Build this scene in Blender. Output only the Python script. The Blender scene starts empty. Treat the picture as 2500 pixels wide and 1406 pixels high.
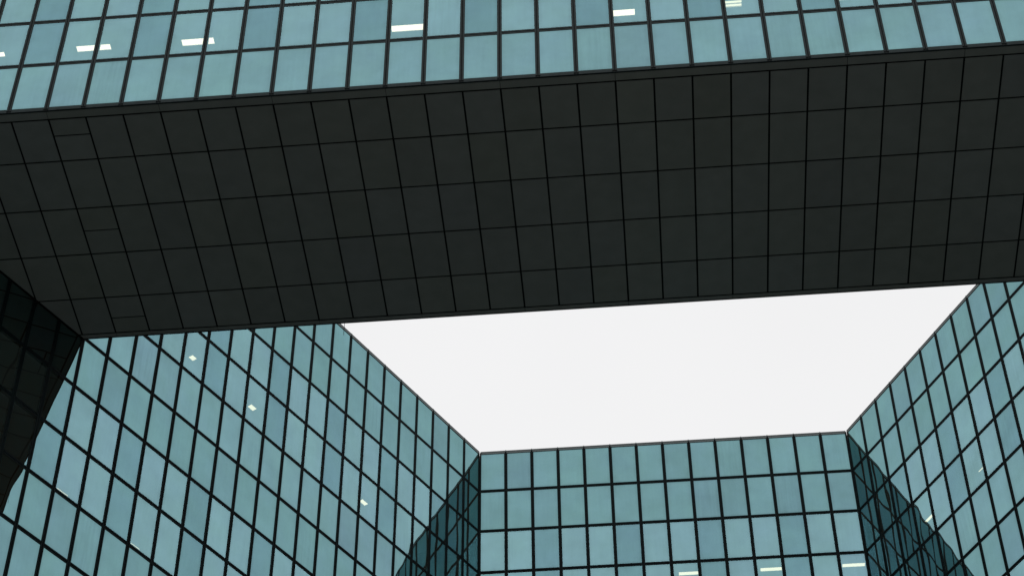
import bpy, math, random
from mathutils import Vector, Matrix
from math import sin, cos, pi, radians

# ------------------------------------------------------------------ camera
sc = bpy.context.scene
C = sc.collection
SQ = sin(pi/3)
F_PX, CX, CY = 4943.56, 1235.60, 670.48
RX, RY, RZ = 0.7930512, -0.0053468, 0.0803625
X0, Y0, H, ROW = -5.81932, 59.189425, 50.643497, 1.9011505      # back left roof corner, roof height, row height
ZA = H - 5*ROW                                                  # underside of the bridge wing
BX, BY = X0 - 10, Y0 - 30*SQ                                    # first mullion of the bridge front
DEP = 10*SQ
GROUND = -1.6

cam_data = bpy.data.cameras.new('camera')
cam = bpy.data.objects.new('camera', cam_data); C.objects.link(cam); sc.camera = cam
CAMM = Matrix.Rotation(RZ, 3, 'Z') @ Matrix.Rotation(pi/2+RX, 3, 'X') @ Matrix.Rotation(RY, 3, 'Z')
cam.matrix_world = CAMM.to_4x4()
cam_data.sensor_width = 36; cam_data.lens = F_PX/2500*36
cam_data.shift_x = (1250-CX)/2500; cam_data.shift_y = (CY-703)/2500
cam_data.clip_start = 0.1; cam_data.clip_end = 6000

# ------------------------------------------------------------------ sky, sun, exposure
w = bpy.data.worlds.new('World'); sc.world = w; w.use_nodes = True
nt = w.node_tree; nt.nodes.clear()
def N(t, kind, **kw):
    n = t.nodes.new(kind)
    for k, v in kw.items():
        if k in n.inputs: n.inputs[k].default_value = v
        else: setattr(n, k, v)
    return n
SUN_EL, SUN_AZ = radians(78), radians(180)
out = N(nt, 'ShaderNodeOutputWorld'); bg = N(nt, 'ShaderNodeBackground'); bg.inputs[1].default_value = 1.0
sky = N(nt, 'ShaderNodeTexSky', sky_type='NISHITA', sun_disc=False, sun_elevation=SUN_EL, sun_rotation=SUN_AZ, dust_density=6.0)
bw = N(nt, 'ShaderNodeRGBToBW'); nt.links.new(sky.outputs[0], bw.inputs[0])
sk = N(nt, 'ShaderNodeMath', operation='MULTIPLY'); nt.links.new(bw.outputs[0], sk.inputs[0]); sk.inputs[1].default_value = 0.006
tc = N(nt, 'ShaderNodeTexCoord'); sp = N(nt, 'ShaderNodeSeparateXYZ'); nt.links.new(tc.outputs['Generated'], sp.inputs[0])
mr = N(nt, 'ShaderNodeMapRange', interpolation_type='SMOOTHSTEP')      # overcast shaped brighter away from +Y to feed the glass reflections
nt.links.new(sp.outputs[1], mr.inputs[0])
for k, v in ((1, .36), (2, .60), (3, 1.3), (4, .87)): mr.inputs[k].default_value = v
nz = N(nt, 'ShaderNodeTexNoise'); nz.inputs['Scale'].default_value = 3.0; nz.inputs['Detail'].default_value = 3
nt.links.new(tc.outputs['Generated'], nz.inputs[0])
nm = N(nt, 'ShaderNodeMapRange'); nt.links.new(nz.outputs[0], nm.inputs[0])
for k, v in ((1, .3), (2, .7), (3, .975), (4, 1.02)): nm.inputs[k].default_value = v
mu = N(nt, 'ShaderNodeMath', operation='MULTIPLY'); nt.links.new(mr.outputs[0], mu.inputs[0]); nt.links.new(nm.outputs[0], mu.inputs[1])
ad = N(nt, 'ShaderNodeMath', operation='ADD'); nt.links.new(mu.outputs[0], ad.inputs[0]); nt.links.new(sk.outputs[0], ad.inputs[1])
vm = N(nt, 'ShaderNodeVectorMath', operation='SCALE'); vm.inputs[0].default_value = (1.0, 1.0, 1.008)
nt.links.new(ad.outputs[0], vm.inputs['Scale'])
nt.links.new(vm.outputs[0], bg.inputs[0]); nt.links.new(bg.outputs[0], out.inputs[0])

sd = bpy.data.lights.new('sun', 'SUN'); sd.energy = 0.5; sd.angle = radians(12); sd.color = (1, .97, .93)
sun = bpy.data.objects.new('sun', sd); C.objects.link(sun)
sun.rotation_euler = (pi/2-SUN_EL, 0, 0)            # shines from the -Y side, high up
sun.location = (0, -20, 90)
sc.view_settings.view_transform = 'Standard'; sc.view_settings.look = 'None'
sc.view_settings.exposure = 0; sc.view_settings.gamma = 1
sc.cycles.max_bounces = 10; sc.cycles.glossy_bounces = 6; sc.cycles.transparent_max_bounces = 12; sc.cycles.diffuse_bounces = 3
sc.cycles.use_denoising = True
sc.cycles.caustics_reflective = True

# ------------------------------------------------------------------ materials
def mat(name):
    m = bpy.data.materials.new(name); m.use_nodes = True; m.node_tree.nodes.clear()
    return m, m.node_tree
def metal(name, col, rough=.45, metallic=.0, var=.25, scale=3.0, spec=.4):
    m, t = mat(name)
    o = N(t, 'ShaderNodeOutputMaterial'); b = N(t, 'ShaderNodeBsdfPrincipled')
    g = N(t, 'ShaderNodeNewGeometry'); nz = N(t, 'ShaderNodeTexNoise'); nz.inputs['Scale'].default_value = scale; nz.inputs['Detail'].default_value = 5
    t.links.new(g.outputs['Position'], nz.inputs[0])
    r = N(t, 'ShaderNodeMapRange'); t.links.new(nz.outputs[0], r.inputs[0])
    for k, v in ((1, .3), (2, .7), (3, 1-var), (4, 1+var)): r.inputs[k].default_value = v
    s = N(t, 'ShaderNodeVectorMath', operation='SCALE'); s.inputs[0].default_value = col; t.links.new(r.outputs[0], s.inputs['Scale'])
    t.links.new(s.outputs[0], b.inputs['Base Color'])
    b.inputs['Roughness'].default_value = rough; b.inputs['Metallic'].default_value = metallic
    b.inputs['Specular IOR Level'].default_value = spec
    t.links.new(b.outputs[0], o.inputs[0])
    return m
M_FRAME_SHADED = metal('court_shade_frame', (.005, .010, .011), .6, 0, .2, 5, .03)  # darker copy of the frame finish, court shade put into its colour
M_FRAME_LIT = metal('open_sky_frame', (.017, .025, .026), .6, 0, .2, 5, .05)  # same finish for the bridge, lightened to carry the open-sky light
M_GASKET = metal('black_gasket', (.006, .007, .007), .8, 0, .1, 5, .1)
M_COPING = metal('grey_coping', (.045, .060, .060), .5, 0, .15, 4)
M_CONC = metal('interior_plaster', (.30, .29, .27), .9, 0, .05, 1, .1)
M_CORE = metal('interior_wall', (.10, .11, .11), .9, 0, .1, 1, .1)
M_ROOF = metal('roof_gravel', (.22, .21, .2), .9, 0, .3, 8, .1)

# soffit: dark metal panels, each panel a slightly different shade
def soffit_mat():
    m, t = mat('soffit_panel')
    o = N(t, 'ShaderNodeOutputMaterial'); b = N(t, 'ShaderNodeBsdfPrincipled')
    a = N(t, 'ShaderNodeAttribute', attribute_name='tint')
    g = N(t, 'ShaderNodeNewGeometry'); nz = N(t, 'ShaderNodeTexNoise'); nz.inputs['Scale'].default_value = 2.2; nz.inputs['Detail'].default_value = 6
    t.links.new(g.outputs['Position'], nz.inputs[0])
    r = N(t, 'ShaderNodeMapRange'); t.links.new(nz.outputs[0], r.inputs[0])
    for k, v in ((1, .3), (2, .7), (3, .93), (4, 1.07)): r.inputs[k].default_value = v
    s = N(t, 'ShaderNodeVectorMath', operation='SCALE'); t.links.new(a.outputs['Color'], s.inputs[0]); t.links.new(r.outputs[0], s.inputs['Scale'])
    t.links.new(s.outputs[0], b.inputs['Base Color'])
    b.inputs['Roughness'].default_value = .32; b.inputs['Specular IOR Level'].default_value = .5
    t.links.new(b.outputs[0], o.inputs[0])
    return m
M_SOFFIT = soffit_mat()

# mirror glass: a tinted reflection plus a little see-through; 'tint' is the pane's own coating colour, its alpha how clear it is
def glass_mat():
    m, t = mat('mirror_glass')
    o = N(t, 'ShaderNodeOutputMaterial')
    a = N(t, 'ShaderNodeAttribute', attribute_name='tint')
    g = N(t, 'ShaderNodeNewGeometry')
    n1 = N(t, 'ShaderNodeTexNoise'); n1.inputs['Scale'].default_value = 1.1; n1.inputs['Detail'].default_value = 4; n1.inputs['Roughness'].default_value = .6
    t.links.new(g.outputs['Position'], n1.inputs[0])
    mp = N(t, 'ShaderNodeMapping'); mp.inputs['Scale'].default_value = (9, 9, .5); t.links.new(g.outputs['Position'], mp.inputs[0])
    n2 = N(t, 'ShaderNodeTexNoise'); n2.inputs['Scale'].default_value = 1.3; n2.inputs['Detail'].default_value = 3; t.links.new(mp.outputs[0], n2.inputs[0])
    r1 = N(t, 'ShaderNodeMapRange'); t.links.new(n1.outputs[0], r1.inputs[0])
    for k, v in ((1, .28), (2, .72), (3, .92), (4, 1.07)): r1.inputs[k].default_value = v
    r2 = N(t, 'ShaderNodeMapRange'); t.links.new(n2.outputs[0], r2.inputs[0])
    for k, v in ((1, .3), (2, .7), (3, .98), (4, 1.02)): r2.inputs[k].default_value = v
    mu = N(t, 'ShaderNodeMath', operation='MULTIPLY'); t.links.new(r1.outputs[0], mu.inputs[0]); t.links.new(r2.outputs[0], mu.inputs[1])
    # coating drifts between green-teal and blue
    n3 = N(t, 'ShaderNodeTexNoise'); n3.inputs['Scale'].default_value = .9; n3.inputs['Detail'].default_value = 4
    t.links.new(g.outputs['Position'], n3.inputs[0]); 
    r3 = N(t, 'ShaderNodeMapRange'); t.links.new(n3.outputs[0], r3.inputs[0]); r3.inputs[1].default_value = .32; r3.inputs[2].default_value = .68
    mx = N(t, 'ShaderNodeMix', data_type='RGBA'); mx.inputs['A'].default_value = (.995, 1.005, .985, 1); mx.inputs['B'].default_value = (1.0, .992, 1.03, 1)
    t.links.new(r3.outputs[0], mx.inputs['Factor'])
    v1 = N(t, 'ShaderNodeVectorMath', operation='MULTIPLY'); t.links.new(a.outputs['Color'], v1.inputs[0]); t.links.new(mx.outputs['Result'], v1.inputs[1])
    v2 = N(t, 'ShaderNodeVectorMath', operation='SCALE'); t.links.new(v1.outputs[0], v2.inputs[0]); t.links.new(mu.outputs[0], v2.inputs['Scale'])
    # gasket shade and grime painted in along the frame, rain streaks on some panes, a coating slightly thicker at one end
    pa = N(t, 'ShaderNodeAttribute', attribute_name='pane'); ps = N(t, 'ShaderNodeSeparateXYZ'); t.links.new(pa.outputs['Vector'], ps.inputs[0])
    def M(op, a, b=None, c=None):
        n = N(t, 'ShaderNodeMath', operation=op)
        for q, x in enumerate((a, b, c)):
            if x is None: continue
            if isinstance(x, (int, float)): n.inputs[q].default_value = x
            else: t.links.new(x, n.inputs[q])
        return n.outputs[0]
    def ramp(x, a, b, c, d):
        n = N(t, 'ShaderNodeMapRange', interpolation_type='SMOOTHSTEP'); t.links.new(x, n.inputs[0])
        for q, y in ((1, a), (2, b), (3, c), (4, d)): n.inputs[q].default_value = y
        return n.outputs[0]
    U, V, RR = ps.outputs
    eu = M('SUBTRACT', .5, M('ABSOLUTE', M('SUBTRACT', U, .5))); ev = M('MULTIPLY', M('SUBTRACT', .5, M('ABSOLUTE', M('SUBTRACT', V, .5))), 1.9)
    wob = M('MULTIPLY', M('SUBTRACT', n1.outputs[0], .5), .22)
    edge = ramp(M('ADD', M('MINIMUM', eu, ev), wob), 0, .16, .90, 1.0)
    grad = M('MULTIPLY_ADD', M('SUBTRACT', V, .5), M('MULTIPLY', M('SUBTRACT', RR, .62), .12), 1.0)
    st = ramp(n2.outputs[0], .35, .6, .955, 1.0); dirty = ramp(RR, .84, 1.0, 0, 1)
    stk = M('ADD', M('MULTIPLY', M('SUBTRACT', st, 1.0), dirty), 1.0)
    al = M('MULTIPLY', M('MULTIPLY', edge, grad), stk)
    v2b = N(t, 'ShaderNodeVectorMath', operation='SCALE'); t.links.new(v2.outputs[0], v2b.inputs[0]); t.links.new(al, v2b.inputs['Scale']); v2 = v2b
    gl = N(t, 'ShaderNodeBsdfGlossy'); gl.inputs['Roughness'].default_value = .012; t.links.new(v2.outputs[0], gl.inputs[0])
    tr = N(t, 'ShaderNodeBsdfTransparent')
    v3 = N(t, 'ShaderNodeVectorMath', operation='SCALE'); v3.inputs[0].default_value = (.30, .36, .33); t.links.new(a.outputs['Alpha'], v3.inputs['Scale'])
    t.links.new(v3.outputs[0], tr.inputs[0])
    du = N(t, 'ShaderNodeBsdfDiffuse'); du.inputs[0].default_value = (.010, .007, .004, 1)      # film of dust
    s0 = N(t, 'ShaderNodeAddShader'); t.links.new(gl.outputs[0], s0.inputs[0]); t.links.new(du.outputs[0], s0.inputs[1])
    s = N(t, 'ShaderNodeAddShader'); t.links.new(s0.outputs[0], s.inputs[0]); t.links.new(tr.outputs[0], s.inputs[1])
    t.links.new(s.outputs[0], o.inputs[0])
    return m
M_GLASS = glass_mat()

def lamp_mat(name, strength, col=(1, .97, .84)):
    m, t = mat(name)
    o = N(t, 'ShaderNodeOutputMaterial'); e = N(t, 'ShaderNodeEmission'); e.inputs[0].default_value = (*col, 1); e.inputs[1].default_value = strength
    t.links.new(e.outputs[0], o.inputs[0]); return m
M_LAMP = lamp_mat('lit_diffuser', 3.2, (1, .74, .60))
M_TUBE = lamp_mat('lit_tube', 2.3, (1, .78, .56))
M_HOUSING = metal('white_housing', (.6, .6, .57), .5, 0, .03)

def bounce_mat():
    m, t = mat('bounce_paving')
    o = N(t, 'ShaderNodeOutputMaterial'); b = N(t, 'ShaderNodeBsdfPrincipled')
    g = N(t, 'ShaderNodeNewGeometry')
    br = N(t, 'ShaderNodeTexBrick', offset=.5); br.inputs['Scale'].default_value = 1.0
    br.inputs['Color1'].default_value = (.46, .45, .42, 1); br.inputs['Color2'].default_value = (.54, .53, .50, 1); br.inputs['Mortar'].default_value = (.12, .12, .12, 1)
    br.inputs['Mortar Size'].default_value = .008; br.inputs['Brick Width'].default_value = 1.0; br.inputs['Row Height'].default_value = .5
    t.links.new(g.outputs['Position'], br.inputs[0])
    t.links.new(br.outputs[0], b.inputs['Base Color']); b.inputs['Roughness'].default_value = .7
    t.links.new(b.outputs[0], o.inputs[0]); return m
M_BOUNCE = bounce_mat()
M_ASPHALT = metal('dark_asphalt', (.05, .05, .05), .9, 0, .3, .6, .1)

# ------------------------------------------------------------------ helpers
class MB:
    """Collects boxes and polygons into ONE mesh."""
    def __init__(s): s.v = []; s.f = []; s.pv = []; s.tint = []; s.smooth = False; s.mi = []
    def hexa(s, p, tint=None, mi=0):
        b = len(s.v); s.v += [tuple(q) for q in p]
        for f in ((0,3,2,1),(4,5,6,7),(0,1,5,4),(1,2,6,5),(2,3,7,6),(3,0,4,7)):
            s.f.append(tuple(b+i for i in f)); s.tint.append(tint); s.mi.append(mi)
    def box(s, o, t, n, a0, a1, d0, d1, z0, z1, mi=0):
        """box in a wall's frame: along t, depth along n, height z"""
        P = lambda a, d, z: (o[0]+t[0]*a+n[0]*d, o[1]+t[1]*a+n[1]*d, z)
        s.hexa([P(a0,d0,z0),P(a1,d0,z0),P(a1,d1,z0),P(a0,d1,z0),P(a0,d0,z1),P(a1,d0,z1),P(a1,d1,z1),P(a0,d1,z1)], None, mi)
    def prism(s, poly, z0, z1, tint=None, mi=0):
        n = len(poly); b = len(s.v)
        s.v += [(x, y, z0) for x, y in poly]+[(x, y, z1) for x, y in poly]
        s.f.append(tuple(b+i for i in reversed(range(n)))); s.f.append(tuple(b+n+i for i in range(n)))
        for i in range(n): s.f.append((b+i, b+(i+1) % n, b+n+(i+1) % n, b+n+i))
        s.tint += [tint]*(n+2); s.mi += [mi]*(n+2)
    def build(s, name, mats, parent=None, label=None, origin=None):
        if not isinstance(mats, (list, tuple)): mats = [mats]
        me = bpy.data.meshes.new(name)
        if origin is not None: vs = [(x-origin[0], y-origin[1], z-origin[2]) for x, y, z in s.v]
        else: vs = s.v
        me.from_pydata(vs, [], s.f)
        for m in mats: me.materials.append(m)
        if len(mats) > 1: me.polygons.foreach_set('material_index', s.mi)
        if any(t is not None for t in s.tint):
            at = me.attributes.new('tint', 'FLOAT_COLOR', 'FACE')
            at.data.foreach_set('color', [c for t in s.tint for c in (t or (.1,.1,.1,0))])
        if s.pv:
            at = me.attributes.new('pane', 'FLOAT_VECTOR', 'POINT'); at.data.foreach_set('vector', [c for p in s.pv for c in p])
        if s.smooth: me.polygons.foreach_set('use_smooth', [True]*len(me.polygons))
        me.update()
        o = bpy.data.objects.new(name, me); C.objects.link(o)
        if origin is not None: o.location = origin
        if parent is not None:
            o.parent = parent
            if origin is None: o.location = -Vector(parent.location)
            else: o.location = Vector(origin)-Vector(parent.location)
        if label: o['label'] = label
        return o
def thing(name, label, cat, loc, group=None):
    o = bpy.data.objects.new(name, None); C.objects.link(o); o.location = loc
    o['label'] = label; o['category'] = cat
    if group: o['group'] = group
    return o

def project(P):
    c = CAMM.transposed() @ Vector(P)
    if c.z > -.5: return None
    return (CX+F_PX*c.x/-c.z, CY-F_PX*c.y/-c.z)
def clip_poly(poly, a, b, c):
    """keep a*x+b*y+c >= 0"""
    out = []
    for i in range(len(poly)):
        p, q = poly[i], poly[(i+1) % len(poly)]
        dp, dq = a*p[0]+b*p[1]+c, a*q[0]+b*q[1]+c
        if dp >= 0: out.append(p)
        if dp*dq < 0:
            k = dp/(dp-dq); out.append((p[0]+(q[0]-p[0])*k, p[1]+(q[1]-p[1])*k))
    return out
def area(poly):
    return abs(sum(poly[i][0]*poly[(i+1) % len(poly)][1]-poly[(i+1) % len(poly)][0]*poly[i][1] for i in range(len(poly))))/2 if len(poly) > 2 else 0

# ------------------------------------------------------------------ curtain walls
MW, TW = .063, .067         # half widths of mullion and transom
rnd = random.Random(7)
SEED = {'back': 100003, 'left': 200003, 'right': 300007, 'front': 400009, 'rear': 500009}
LIGHT = (.144, .262, .286); DARK = (.110, .217, .243); SPAN = (.117, .230, .245)
LEV = lambda l: ZA+l*ROW
def is_vision(l): return (l % 4) in (1, 2)              # two clear rows, two spandrel rows
def pane_tint(i, l, phase, key):
    r = random.Random(SEED[key]+(i+50)*977+(l+50)*7919)
    if is_vision(l): base = DARK if (i % 3) == phase else LIGHT
    else: base = SPAN if l != 0 else tuple(.5*(a+b) for a, b in zip(SPAN, LIGHT))
    k = 1+r.gauss(0, .022); hue = r.gauss(0, .007)
    if r.random() < .12 and not is_vision(l): k *= .93; hue += .02
    clear = 1.0 if is_vision(l) and base is LIGHT else (.5 if is_vision(l) else 0.0)
    return (base[0]*k*(1+hue*.5), base[1]*k*(1-hue*.6), base[2]*k*(1+hue), clear)
WARPED = {('right', 3, 1): 3.2, ('right', 2, 1): 2.0, ('right', 2, 2): 1.6, ('right', 4, 0): 2.0, ('right', 5, 0): 2.2, ('left', 2, 3): 1.8, ('left', 3, 2): 2.4, ('left', 4, 1): 1.8, ('left', 1, 3): 1.5}
def pane_into(mb, o, t, n, i, l, tint, key, fine):
    r = random.Random(SEED[key]+(i+50)*1013+(l+50)*6151+5)
    a0, a1 = i+MW-.012, i+1-MW+.012; z0, z1 = LEV(l)+TW-.012, LEV(l+1)-TW+.012
    nu, nv = (8, 12) if fine else (1, 1)
    amp = min(.0040, .0009*math.exp(r.gauss(0, .7)))
    amp *= WARPED.get((key, i, l), 1)
    ph = [r.uniform(0, 6.28) for _ in range(4)]; tu, tv = r.gauss(0, .0008), r.gauss(0, .0008)
    cu = r.choice((-1, 1))*amp
    b = len(mb.v); rr = r.random()
    for jv in range(nv+1):
        for ju in range(nu+1):
            u, v = ju/nu, jv/nv
            d = -.014+tu*(u-.5)+tv*(v-.5)*1.8
            if fine: d += cu*(math.sin(pi*u)*math.sin(pi*v))*1.2+amp*.55*math.sin(2*pi*u*.9+ph[0])*math.sin(2*pi*v*.8+ph[1])+amp*.3*math.sin(2*pi*v*1.7+ph[2]+u*2)
            a = a0+(a1-a0)*u; z = z0+(z1-z0)*v
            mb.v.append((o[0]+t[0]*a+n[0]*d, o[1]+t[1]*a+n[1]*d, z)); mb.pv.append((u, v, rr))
    for jv in range(nv):
        for ju in range(nu):
            q = b+jv*(nu+1)+ju
            f = (q, q+1, q+nu+2, q+nu+1)
            mb.f.append(f if FLIP(t, n) else f[::-1]); mb.tint.append(tint); mb.mi.append(0)
def FLIP(t, n): return t[1]*1*n[0]-t[0]*n[1] > 0        # winding so that the face looks along n

def frame_of(root): return M_FRAME_LIT if root.name.startswith('bridge') else M_FRAME_SHADED
def curtain_wall(root, o, t, n, i0, i1, l0, l1, phase, key, visible, limit=100, half_ends=(False, False), sharp=None):
    """glass wall from mullion i0 to i1, level l0 to l1; one part per visible pane, mullion and transom"""
    P = lambda a, z: (o[0]+t[0]*a, o[1]+t[1]*a, z)
    cand = []
    for l in range(l0, l1):
        for i in range(i0, i1):
            pr = [project(P(i, LEV(l))), project(P(i+1, LEV(l))), project(P(i+1, LEV(l+1))), project(P(i, LEV(l+1)))]
            ar = 0
            if all(pr) and visible is not None:
                poly = pr
                for e in ((1,0,0),(-1,0,2500),(0,1,0),(0,-1,1406)): poly = clip_poly(poly, *e)
                if l < 0 or key == 'front': pass
                else: poly = clip_poly(poly, .0623, 1, -(827+.0623*205.8))      # below the bridge's rear edge in the photograph
                ar = area(poly)
            near = all(pr) and -500 < pr[0][0] < 3000 and -500 < pr[0][1] < 2200
            cand.append((ar, i, l, near))
    cand.sort(reverse=True)
    rest = MB(); rest.smooth = True
    for k, (ar, i, l, near) in enumerate(cand):
        tint = pane_tint(i, l, phase, key)
        if ar > 25 and k < limit:
            mb = MB(); mb.smooth = True
            pane_into(mb, o, t, n, i, l, tint, key, True)
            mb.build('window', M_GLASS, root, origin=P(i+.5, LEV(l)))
        else: pane_into(rest, o, t, n, i, l, tint, key, near)
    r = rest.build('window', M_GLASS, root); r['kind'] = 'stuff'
    # mullions: two slim bars with a dark joint between
    zb, zt = LEV(l0), LEV(l1)
    for i in range(i0, i1+1):
        m = MB()
        if not (i == i0 and half_ends[0]): m.box(o, t, n, i-MW, i-.014, -.10, 0, zb, zt, 0)
        if not (i == i1 and half_ends[1]): m.box(o, t, n, i+.014, i+MW, -.10, 0, zb, zt, 0)
        lo = i-.014 if not (i == i0 and half_ends[0]) else i
        hi = i+.014 if not (i == i1 and half_ends[1]) else i
        m.box(o, t, n, lo, hi, -.10, -.02, zb, zt, 1)
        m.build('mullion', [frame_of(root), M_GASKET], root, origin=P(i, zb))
    for l in range(l0, l1+1):
        m = MB(); z = LEV(l)
        up = .066 if l < l1 else .0; dn = TW if l > l0 else .07
        for i in range(i0, i1):
            a, b = i+MW, i+1-MW
            if l == l0 and l == 0: m.box(o, t, n, a, b, -.10, -.006, z-.068, z+TW, 0); continue
            if l < l1: m.box(o, t, n, a, b, -.10, -.006, z+.014, z+TW, 0)
            m.box(o, t, n, a, b, -.10, -.006, z-dn, z-.014, 0)
            m.box(o, t, n, a, b, -.10, -.024, z-.014, z+.014 if l < l1 else z, 1)
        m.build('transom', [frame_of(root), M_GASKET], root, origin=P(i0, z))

def interior(root, o, t, n, i0, i1, levels, trim=(0, 0)):
    """ceilings of the lit storeys and the wall behind the rooms"""
    a0, a1 = i0+trim[0], i1-trim[1]
    for l in levels:
        m = MB(); m.box(o, t, n, a0, a1, -7.0, -.16, LEV(l)+.02, LEV(l)+.30)
        m.build('floor_slab', M_CONC, root)
        m = MB(); m.box(o, t, n, a0, a1, -7.0, -.16, LEV(l-2)-.30, LEV(l-2)-.02)
        m.build('floor_slab', M_CORE, root)
    m = MB(); m.box(o, t, n, a0, a1, -7.3, -7.0, GROUND, LEV(5)-.4); m.build('core_wall', M_CORE, root)

tL, nL = (-.5, -SQ), (SQ, -.5)         # left wing: mullions counted from the back corner towards the camera
tR, nR = (.5, -SQ), (-SQ, -.5)
LOW = -22                              # rows down to the plaza
CORNER_L = (X0, Y0); CORNER_R = (X0+14, Y0)

GRP = 'mirror glass office wings around the court'
back = thing('office_building', 'dark framed teal mirror glass wing closing the far end of the court, seen straight on', 'building', (X0+7, Y0, GROUND), GRP)
left = thing('office_building', 'teal mirror glass wing along the left of the court, partly dark under the bridge', 'building', (X0-5, Y0-9, GROUND), GRP)
right = thing('office_building', 'teal mirror glass wing along the right of the court, rising to the photo right edge', 'building', (X0+19, Y0-9, GROUND), GRP)
bridge = thing('bridge_building', 'glass fronted bridge building spanning the top of the view with a dark panelled underside', 'building', (BX+17, BY+DEP/2, ZA), GRP)

curtain_wall(back, CORNER_L, (1, 0), (0, -1), 0, 14, LOW, 5, 2, 'back', True, half_ends=(True, True))
curtain_wall(left, CORNER_L, tL, nL, 0, 36, LOW, 5, 2, 'left', True, half_ends=(True, False))
curtain_wall(right, CORNER_R, tR, nR, 0, 36, LOW, 5, 2, 'right', True, half_ends=(True, False))
FO = (BX, BY)
curtain_wall(bridge, FO, (1, 0), (0, -1), -5, 39, 0, 5, 0, 'front', True, half_ends=(False, False))
curtain_wall(bridge, (BX, BY+DEP), (1, 0), (0, 1), 0, 34, 0, 5, 0, 'rear', None, half_ends=(True, True))

interior(back, CORNER_L, (1, 0), (0, -1), 0, 14, (3, -1))
interior(left, CORNER_L, tL, nL, 0, 36, (3, -1, -5), (.2, 0))
interior(right, CORNER_R, tR, nR, 0, 36, (3, -1, -5), (.2, 0))
# bridge: ceiling above and floor below the clear rows, end walls, roof, spine wall
for l, m_ in ((3, M_CONC), (1, M_CORE)):
    z = LEV(l)
    mb = MB(); mb.prism([(BX-4.9, BY+.16), (BX+38.9, BY+.16), (BX+34.0, BY+DEP-.16), (BX, BY+DEP-.16)], z+.02 if l == 3 else z-.3, z+.3 if l == 3 else z-.02)
    mb.build('floor_slab', m_, bridge)
mb = MB(); mb.prism([(BX-2.5, BY+4.2), (BX+36.5, BY+4.2), (BX+36.4, BY+4.45), (BX-2.4, BY+4.45)], LEV(1), LEV(3)); mb.build('core_wall', M_CORE, bridge)
mb = MB(); mb.prism([(BX-4.9, BY+.11), (BX+38.9, BY+.11), (BX+34.0, BY+DEP-.11), (BX, BY+DEP-.11)], LEV(5)-.3, LEV(5)-.05); mb.build('roof', M_ROOF, bridge)

# roofs and outer sides of the three wings
def wing_body(root, o, t, n, i1, far):
    P = lambda a, d: (o[0]+t[0]*a+n[0]*d, o[1]+t[1]*a+n[1]*d)
    mb = MB(); mb.prism([P(0, -.11), P(i1, -.11), P(i1, -far), P(0, -far)], LEV(5)-.3, LEV(5)-.05); mb.build('roof', M_ROOF, root)
    mb = MB(); mb.box(o, t, n, 0, i1, -far-.3, -far, GROUND, LEV(5)); mb.build('outer_wall', M_FRAME_SHADED, root)
    mb = MB(); mb.box(o, t, n, i1-.0, i1+.3, -far, 0, GROUND, LEV(5)); mb.build('end_wall', M_FRAME_SHADED, root)
wing_body(left, CORNER_L, tL, nL, 36, 8.66)
wing_body(right, CORNER_R, tR, nR, 36, 8.66)
mb = MB(); mb.prism([(X0-9, Y0+8.6), (X0, Y0+.11), (X0+14, Y0+.11), (X0+23, Y0+8.6)], LEV(5)-.3, LEV(5)-.05); mb.build('roof', M_ROOF, back)
mb = MB(); mb.box(CORNER_L, (1, 0), (0, -1), -9, 23, -8.9, -8.6, GROUND, LEV(5)); mb.build('outer_wall', M_FRAME_SHADED, back)

# roof edge: slim grey coping with a small lug over every mullion
def coping(root, o, t, n, i0, i1, ends=(0, 0)):
    m = MB()
    m.box(o, t, n, i0+ends[0], i1-ends[1], -.45, .012, LEV(5)+.002, LEV(5)+.035)
    for i in range(i0, i1): m.box(o, t, n, i+.03+ends[0]*(i == i0), i+.97-ends[1]*(i == i1-1), -.10, .006, LEV(5)-.085, LEV(5))
    for i in range(i0+1, i1): m.box(o, t, n, i-.018, i+.018, -.04, .014, LEV(5)-.02, LEV(5)+.055)
    m.build('coping', M_COPING, root)
coping(back, CORNER_L, (1, 0), (0, -1), 0, 14, (.03, .03)); coping(left, CORNER_L, tL, nL, 0, 20, (.03, 0)); coping(right, CORNER_R, tR, nR, 0, 20, (.03, 0))
coping(bridge, FO, (1, 0), (0, -1), -5, 39); coping(bridge, (BX, BY+DEP), (1, 0), (0, 1), 0, 34)

# ------------------------------------------------------------------ underside of the bridge
D = [.32, 1.783, 3.53, 5.27, 7.01, 8.47]
G = .026
rects = []
for r in range(5):
    for i in range(-5, 39):
        if i == 1 and r in (0, 2, 4):
            c = {0: .90, 2: 4.38, 4: 7.86}[r]
            rects += [(i+G, i+1-G, D[r]+G, c-G*.8), (i+G, i+1-G, c+G*.8, D[r+1]-G)]
        else: rects.append((i+G, i+1-G, D[r]+G, D[r+1]-G))
for i in range(-5, 40, 3):
    for d0, d1 in ((.05, .32-G), (8.47+G, DEP-.035)): rects.append((i+.006, i+3-.006, d0, d1))
pan = MB()
def half_planes(poly, m):
    # left wall through (BX, BY+DEP) running (-.5,-SQ); right wall through (BX+34, BY+DEP) running (.5,-SQ)
    poly = clip_poly(poly, SQ, -.5, -(SQ*BX-.5*(BY+DEP))-m)
    return clip_poly(poly, -SQ, -.5, (SQ*(BX+34)+.5*(BY+DEP))-m)
for a0, a1, d0, d1 in rects:
    p = half_planes([(BX+a0, BY+d0), (BX+a1, BY+d0), (BX+a1, BY+d1), (BX+a0, BY+d1)], .03)
    if area(p) < .002: continue
    k = 1+rnd.gauss(0, .03)
    pan.prism(p, ZA-.075+rnd.uniform(-.0015, .0015), ZA-.066, (.192*k, .205*k, .190*k*(1+rnd.gauss(0, .02)), 1))
pan.build('soffit', M_SOFFIT, bridge, label='dark grey underside clad in a grid of metal panels')
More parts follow.
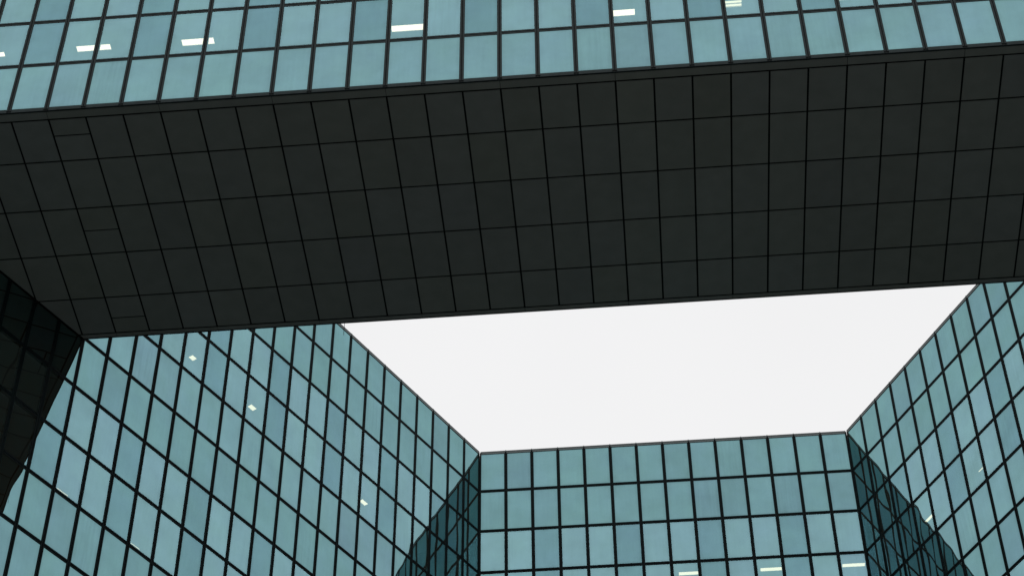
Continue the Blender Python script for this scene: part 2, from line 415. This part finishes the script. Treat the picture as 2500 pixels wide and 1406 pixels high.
mb = MB(); mb.prism(half_planes([(BX-6, BY+.02), (BX+40, BY+.02), (BX+40, BY+DEP-.02), (BX-6, BY+DEP-.02)], .0), ZA-.063, ZA-.004); mb.build('soffit_backing', M_GASKET, bridge)
mb = MB()
mb.box(FO, (1, 0), (0, -1), -5, 39, -.05, .004, ZA-.078, ZA-.070); mb.box((BX, BY+DEP), (1, 0), (0, 1), 0, 34, -.035, .004, ZA-.085, ZA-.072)
mb.build('edge_trim', M_FRAME_LIT, bridge)

# ------------------------------------------------------------------ ceiling lights behind the glass
def ceiling_light(label, o, t, n, a0, a1, d0, d1, lev, tubes, group='lit office ceiling lights'):
    z = LEV(lev)+.02
    c = (o[0]+t[0]*(a0+a1)/2-n[0]*(d0+d1)/2, o[1]+t[1]*(a0+a1)/2-n[1]*(d0+d1)/2, z)
    root = thing('ceiling_light', label, 'ceiling light', c, group)
    m = MB(); e = .02
    for q in ((a0-e, a1+e, -d0+e, -d0), (a0-e, a1+e, -d1, -d1-e), (a0-e, a0, -d1, -d0), (a1, a1+e, -d1, -d0)):
        m.box(o, t, n, q[0], q[1], min(q[2:]), max(q[2:]), z-.05, z-.001)
    if tubes: m.box(o, t, n, a0, a1, -d1, -d0, z-.012, z-.001)
    m.build('housing', M_HOUSING, root)
    if tubes:
        s = (d1-d0)/tubes
        for k in range(tubes):
            mb = MB(); mb.box(o, t, n, a0+.015, a1-.015, -(d0+s*(k+.70)), -(d0+s*(k+.30)), z-.05, z-.016); mb.build('tube', M_TUBE, root)
    else:
        mb = MB(); mb.box(o, t, n, a0, a1, -d1, -d0, z-.03, z-.001); mb.build('diffuser', M_LAMP if t[1] == 0 else M_TUBE, root)
def cast(o, t, n, u, v, lev):
    """where the ray through a measured spot meets the ceiling: used to place a fixture in its room"""
    d = CAMM @ Vector(((u-CX)/F_PX, -(v-CY)/F_PX, -1))
    s = (LEV(lev)-.01)/d.z; Q = d*s
    q = (Q.x-o[0], Q.y-o[1])
    return q[0]*t[0]+q[1]*t[1], -(q[0]*n[0]+q[1]*n[1])
def lamp_at(label, o, t, n, pts, lev, tubes, grow=0.0):
    q = [cast(o, t, n, u, v, lev) for u, v in pts]
    a0, a1 = min(x[0] for x in q), max(x[0] for x in q); d0, d1 = min(x[1] for x in q), max(x[1] for x in q)
    ceiling_light(label, o, t, n, a0, a1+grow, d0, d1, lev, tubes)
FT, FN = (1, 0), (0, -1)
LV = 3
lamp_at('short lit ceiling light cut off by the photo left edge in the bridge facade', FO, FT, FN, [(-60, 133), (11, 138), (10, 127)], LV, 0)
lamp_at('lit ceiling light crossed by a mullion in the bridge facade, nearer the photo left edge', FO, FT, FN, [(189, 124), (190, 113), (269, 109), (270, 121)], LV, 0)
lamp_at('lit ceiling light crossed by a mullion in the bridge facade, farther from the left edge', FO, FT, FN, [(446, 111), (445, 97), (521, 93), (522, 107)], LV, 0)
lamp_at('wide bright ceiling light filling one whole pane width near the middle of the bridge facade', FO, FT, FN, [(957, 78), (957, 64), (1034, 58), (1034, 73)], LV, 0)
lamp_at('bright ceiling light near the photo top, right of the middle of the bridge facade', FO, FT, FN, [(1488, 41), (1488, 26), (1549, 22), (1550, 36)], LV, 0)
lamp_at('slim two tube ceiling light at the photo top right of the bridge facade', FO, FT, FN, [(1766, 19), (1766, 3), (1811, 0), (1811, 16)], LV, 2)
lamp_at('rightmost ceiling light in the bridge facade, barely in view at the photo top edge', FO, FT, FN, [(2046, -12), (2100, -12), (2046, 1), (2100, -3)], LV, 0)
lamp_at('three tube ceiling light in the far wing beside its right corner', CORNER_L, FT, FN, [(2056, 1383), (2056, 1375), (2112, 1373), (2112, 1380)], LV, 3)
lamp_at('middle one of the three tubed ceiling lights in the far wing', CORNER_L, FT, FN, [(1856, 1393), (1856, 1385), (1914, 1382), (1914, 1390)], LV, 3)
lamp_at('leftmost of the three tubed ceiling lights in the far wing', CORNER_L, FT, FN, [(1657, 1403), (1657, 1395), (1709, 1393), (1709, 1400)], LV, 3)
lamp_at('small square ceiling light in the left wing, topmost and nearest the bridge', CORNER_L, tL, nL, [(460, 871), (471, 880), (473, 868)], LV, 0)
lamp_at('small square ceiling light in the left wing, the middle one going down the facade', CORNER_L, tL, nL, [(604, 991), (617, 1002), (619, 990)], LV, 0)
lamp_at('small square ceiling light in the left wing, lowest and nearest the far corner', CORNER_L, tL, nL, [(881, 1219), (890, 1233), (891, 1222)], LV, 0)
lamp_at('thin lit strip low in the left wing, the one nearer the photo left edge', CORNER_L, tL, nL, [(139, 1190), (165, 1210), (141, 1189.5)], -1, 0)
lamp_at('thin lit strip low in the left wing, the one farther from the photo left edge', CORNER_L, tL, nL, [(319, 1324), (340, 1340), (321, 1323.5)], -1, 0)
lamp_at('tilted ceiling light high in the right wing near the photo right edge', CORNER_R, tR, nR, [(2388, 1150), (2401, 1137), (2391, 1150)], LV, 2)
lamp_at('tilted ceiling light in the right wing just above the dark reflection', CORNER_R, tR, nR, [(2264, 1273), (2264, 1264), (2278, 1251)], LV, 3)

# ------------------------------------------------------------------ cable and ground
cx, cy = BX+7.72, BY+DEP-.01
me = MB(); r_ = .006
for k in range(6):
    z0, z1 = ZA-.08-.08*k, ZA-.08-.08*(k+1)
    o0, o1 = .004*math.sin(k*1.1), .004*math.sin((k+1)*1.1)
    me.hexa([(cx+o1-r_, cy-r_, z1), (cx+o1+r_, cy-r_, z1), (cx+o1+r_, cy+r_, z1), (cx+o1-r_, cy+r_, z1), (cx+o0-r_, cy-r_, z0), (cx+o0+r_, cy-r_, z0), (cx+o0+r_, cy+r_, z0), (cx+o0-r_, cy+r_, z0)])
ca = me.build('cable', M_GASKET, origin=(cx, cy, ZA-.08)); ca['label'] = 'short thin loose cable hanging from the rear edge of the bridge'; ca['category'] = 'cable'

g = MB(); S = 3000
g.v = [(-S, -S, GROUND), (S, -S, GROUND), (S, S, GROUND), (-S, S, GROUND)]; g.f = [(0, 1, 2, 3)]; g.tint = [None]; g.mi = [0]
go = g.build('ground', M_ASPHALT); go['kind'] = 'structure'; go['label'] = 'dark asphalt and planting around the buildings'
pv = MB(); pv.prism([(-3, -45), (13, -45), (9, 44), (-2, 44)], GROUND+.004, GROUND+.12)  # unseen pale strip, added to bounce light onto the middle of the soffit
po = pv.build('bounce_strip', M_BOUNCE); po['kind'] = 'structure'; po['label'] = 'unseen pale strip added to bounce light up under the bridge'
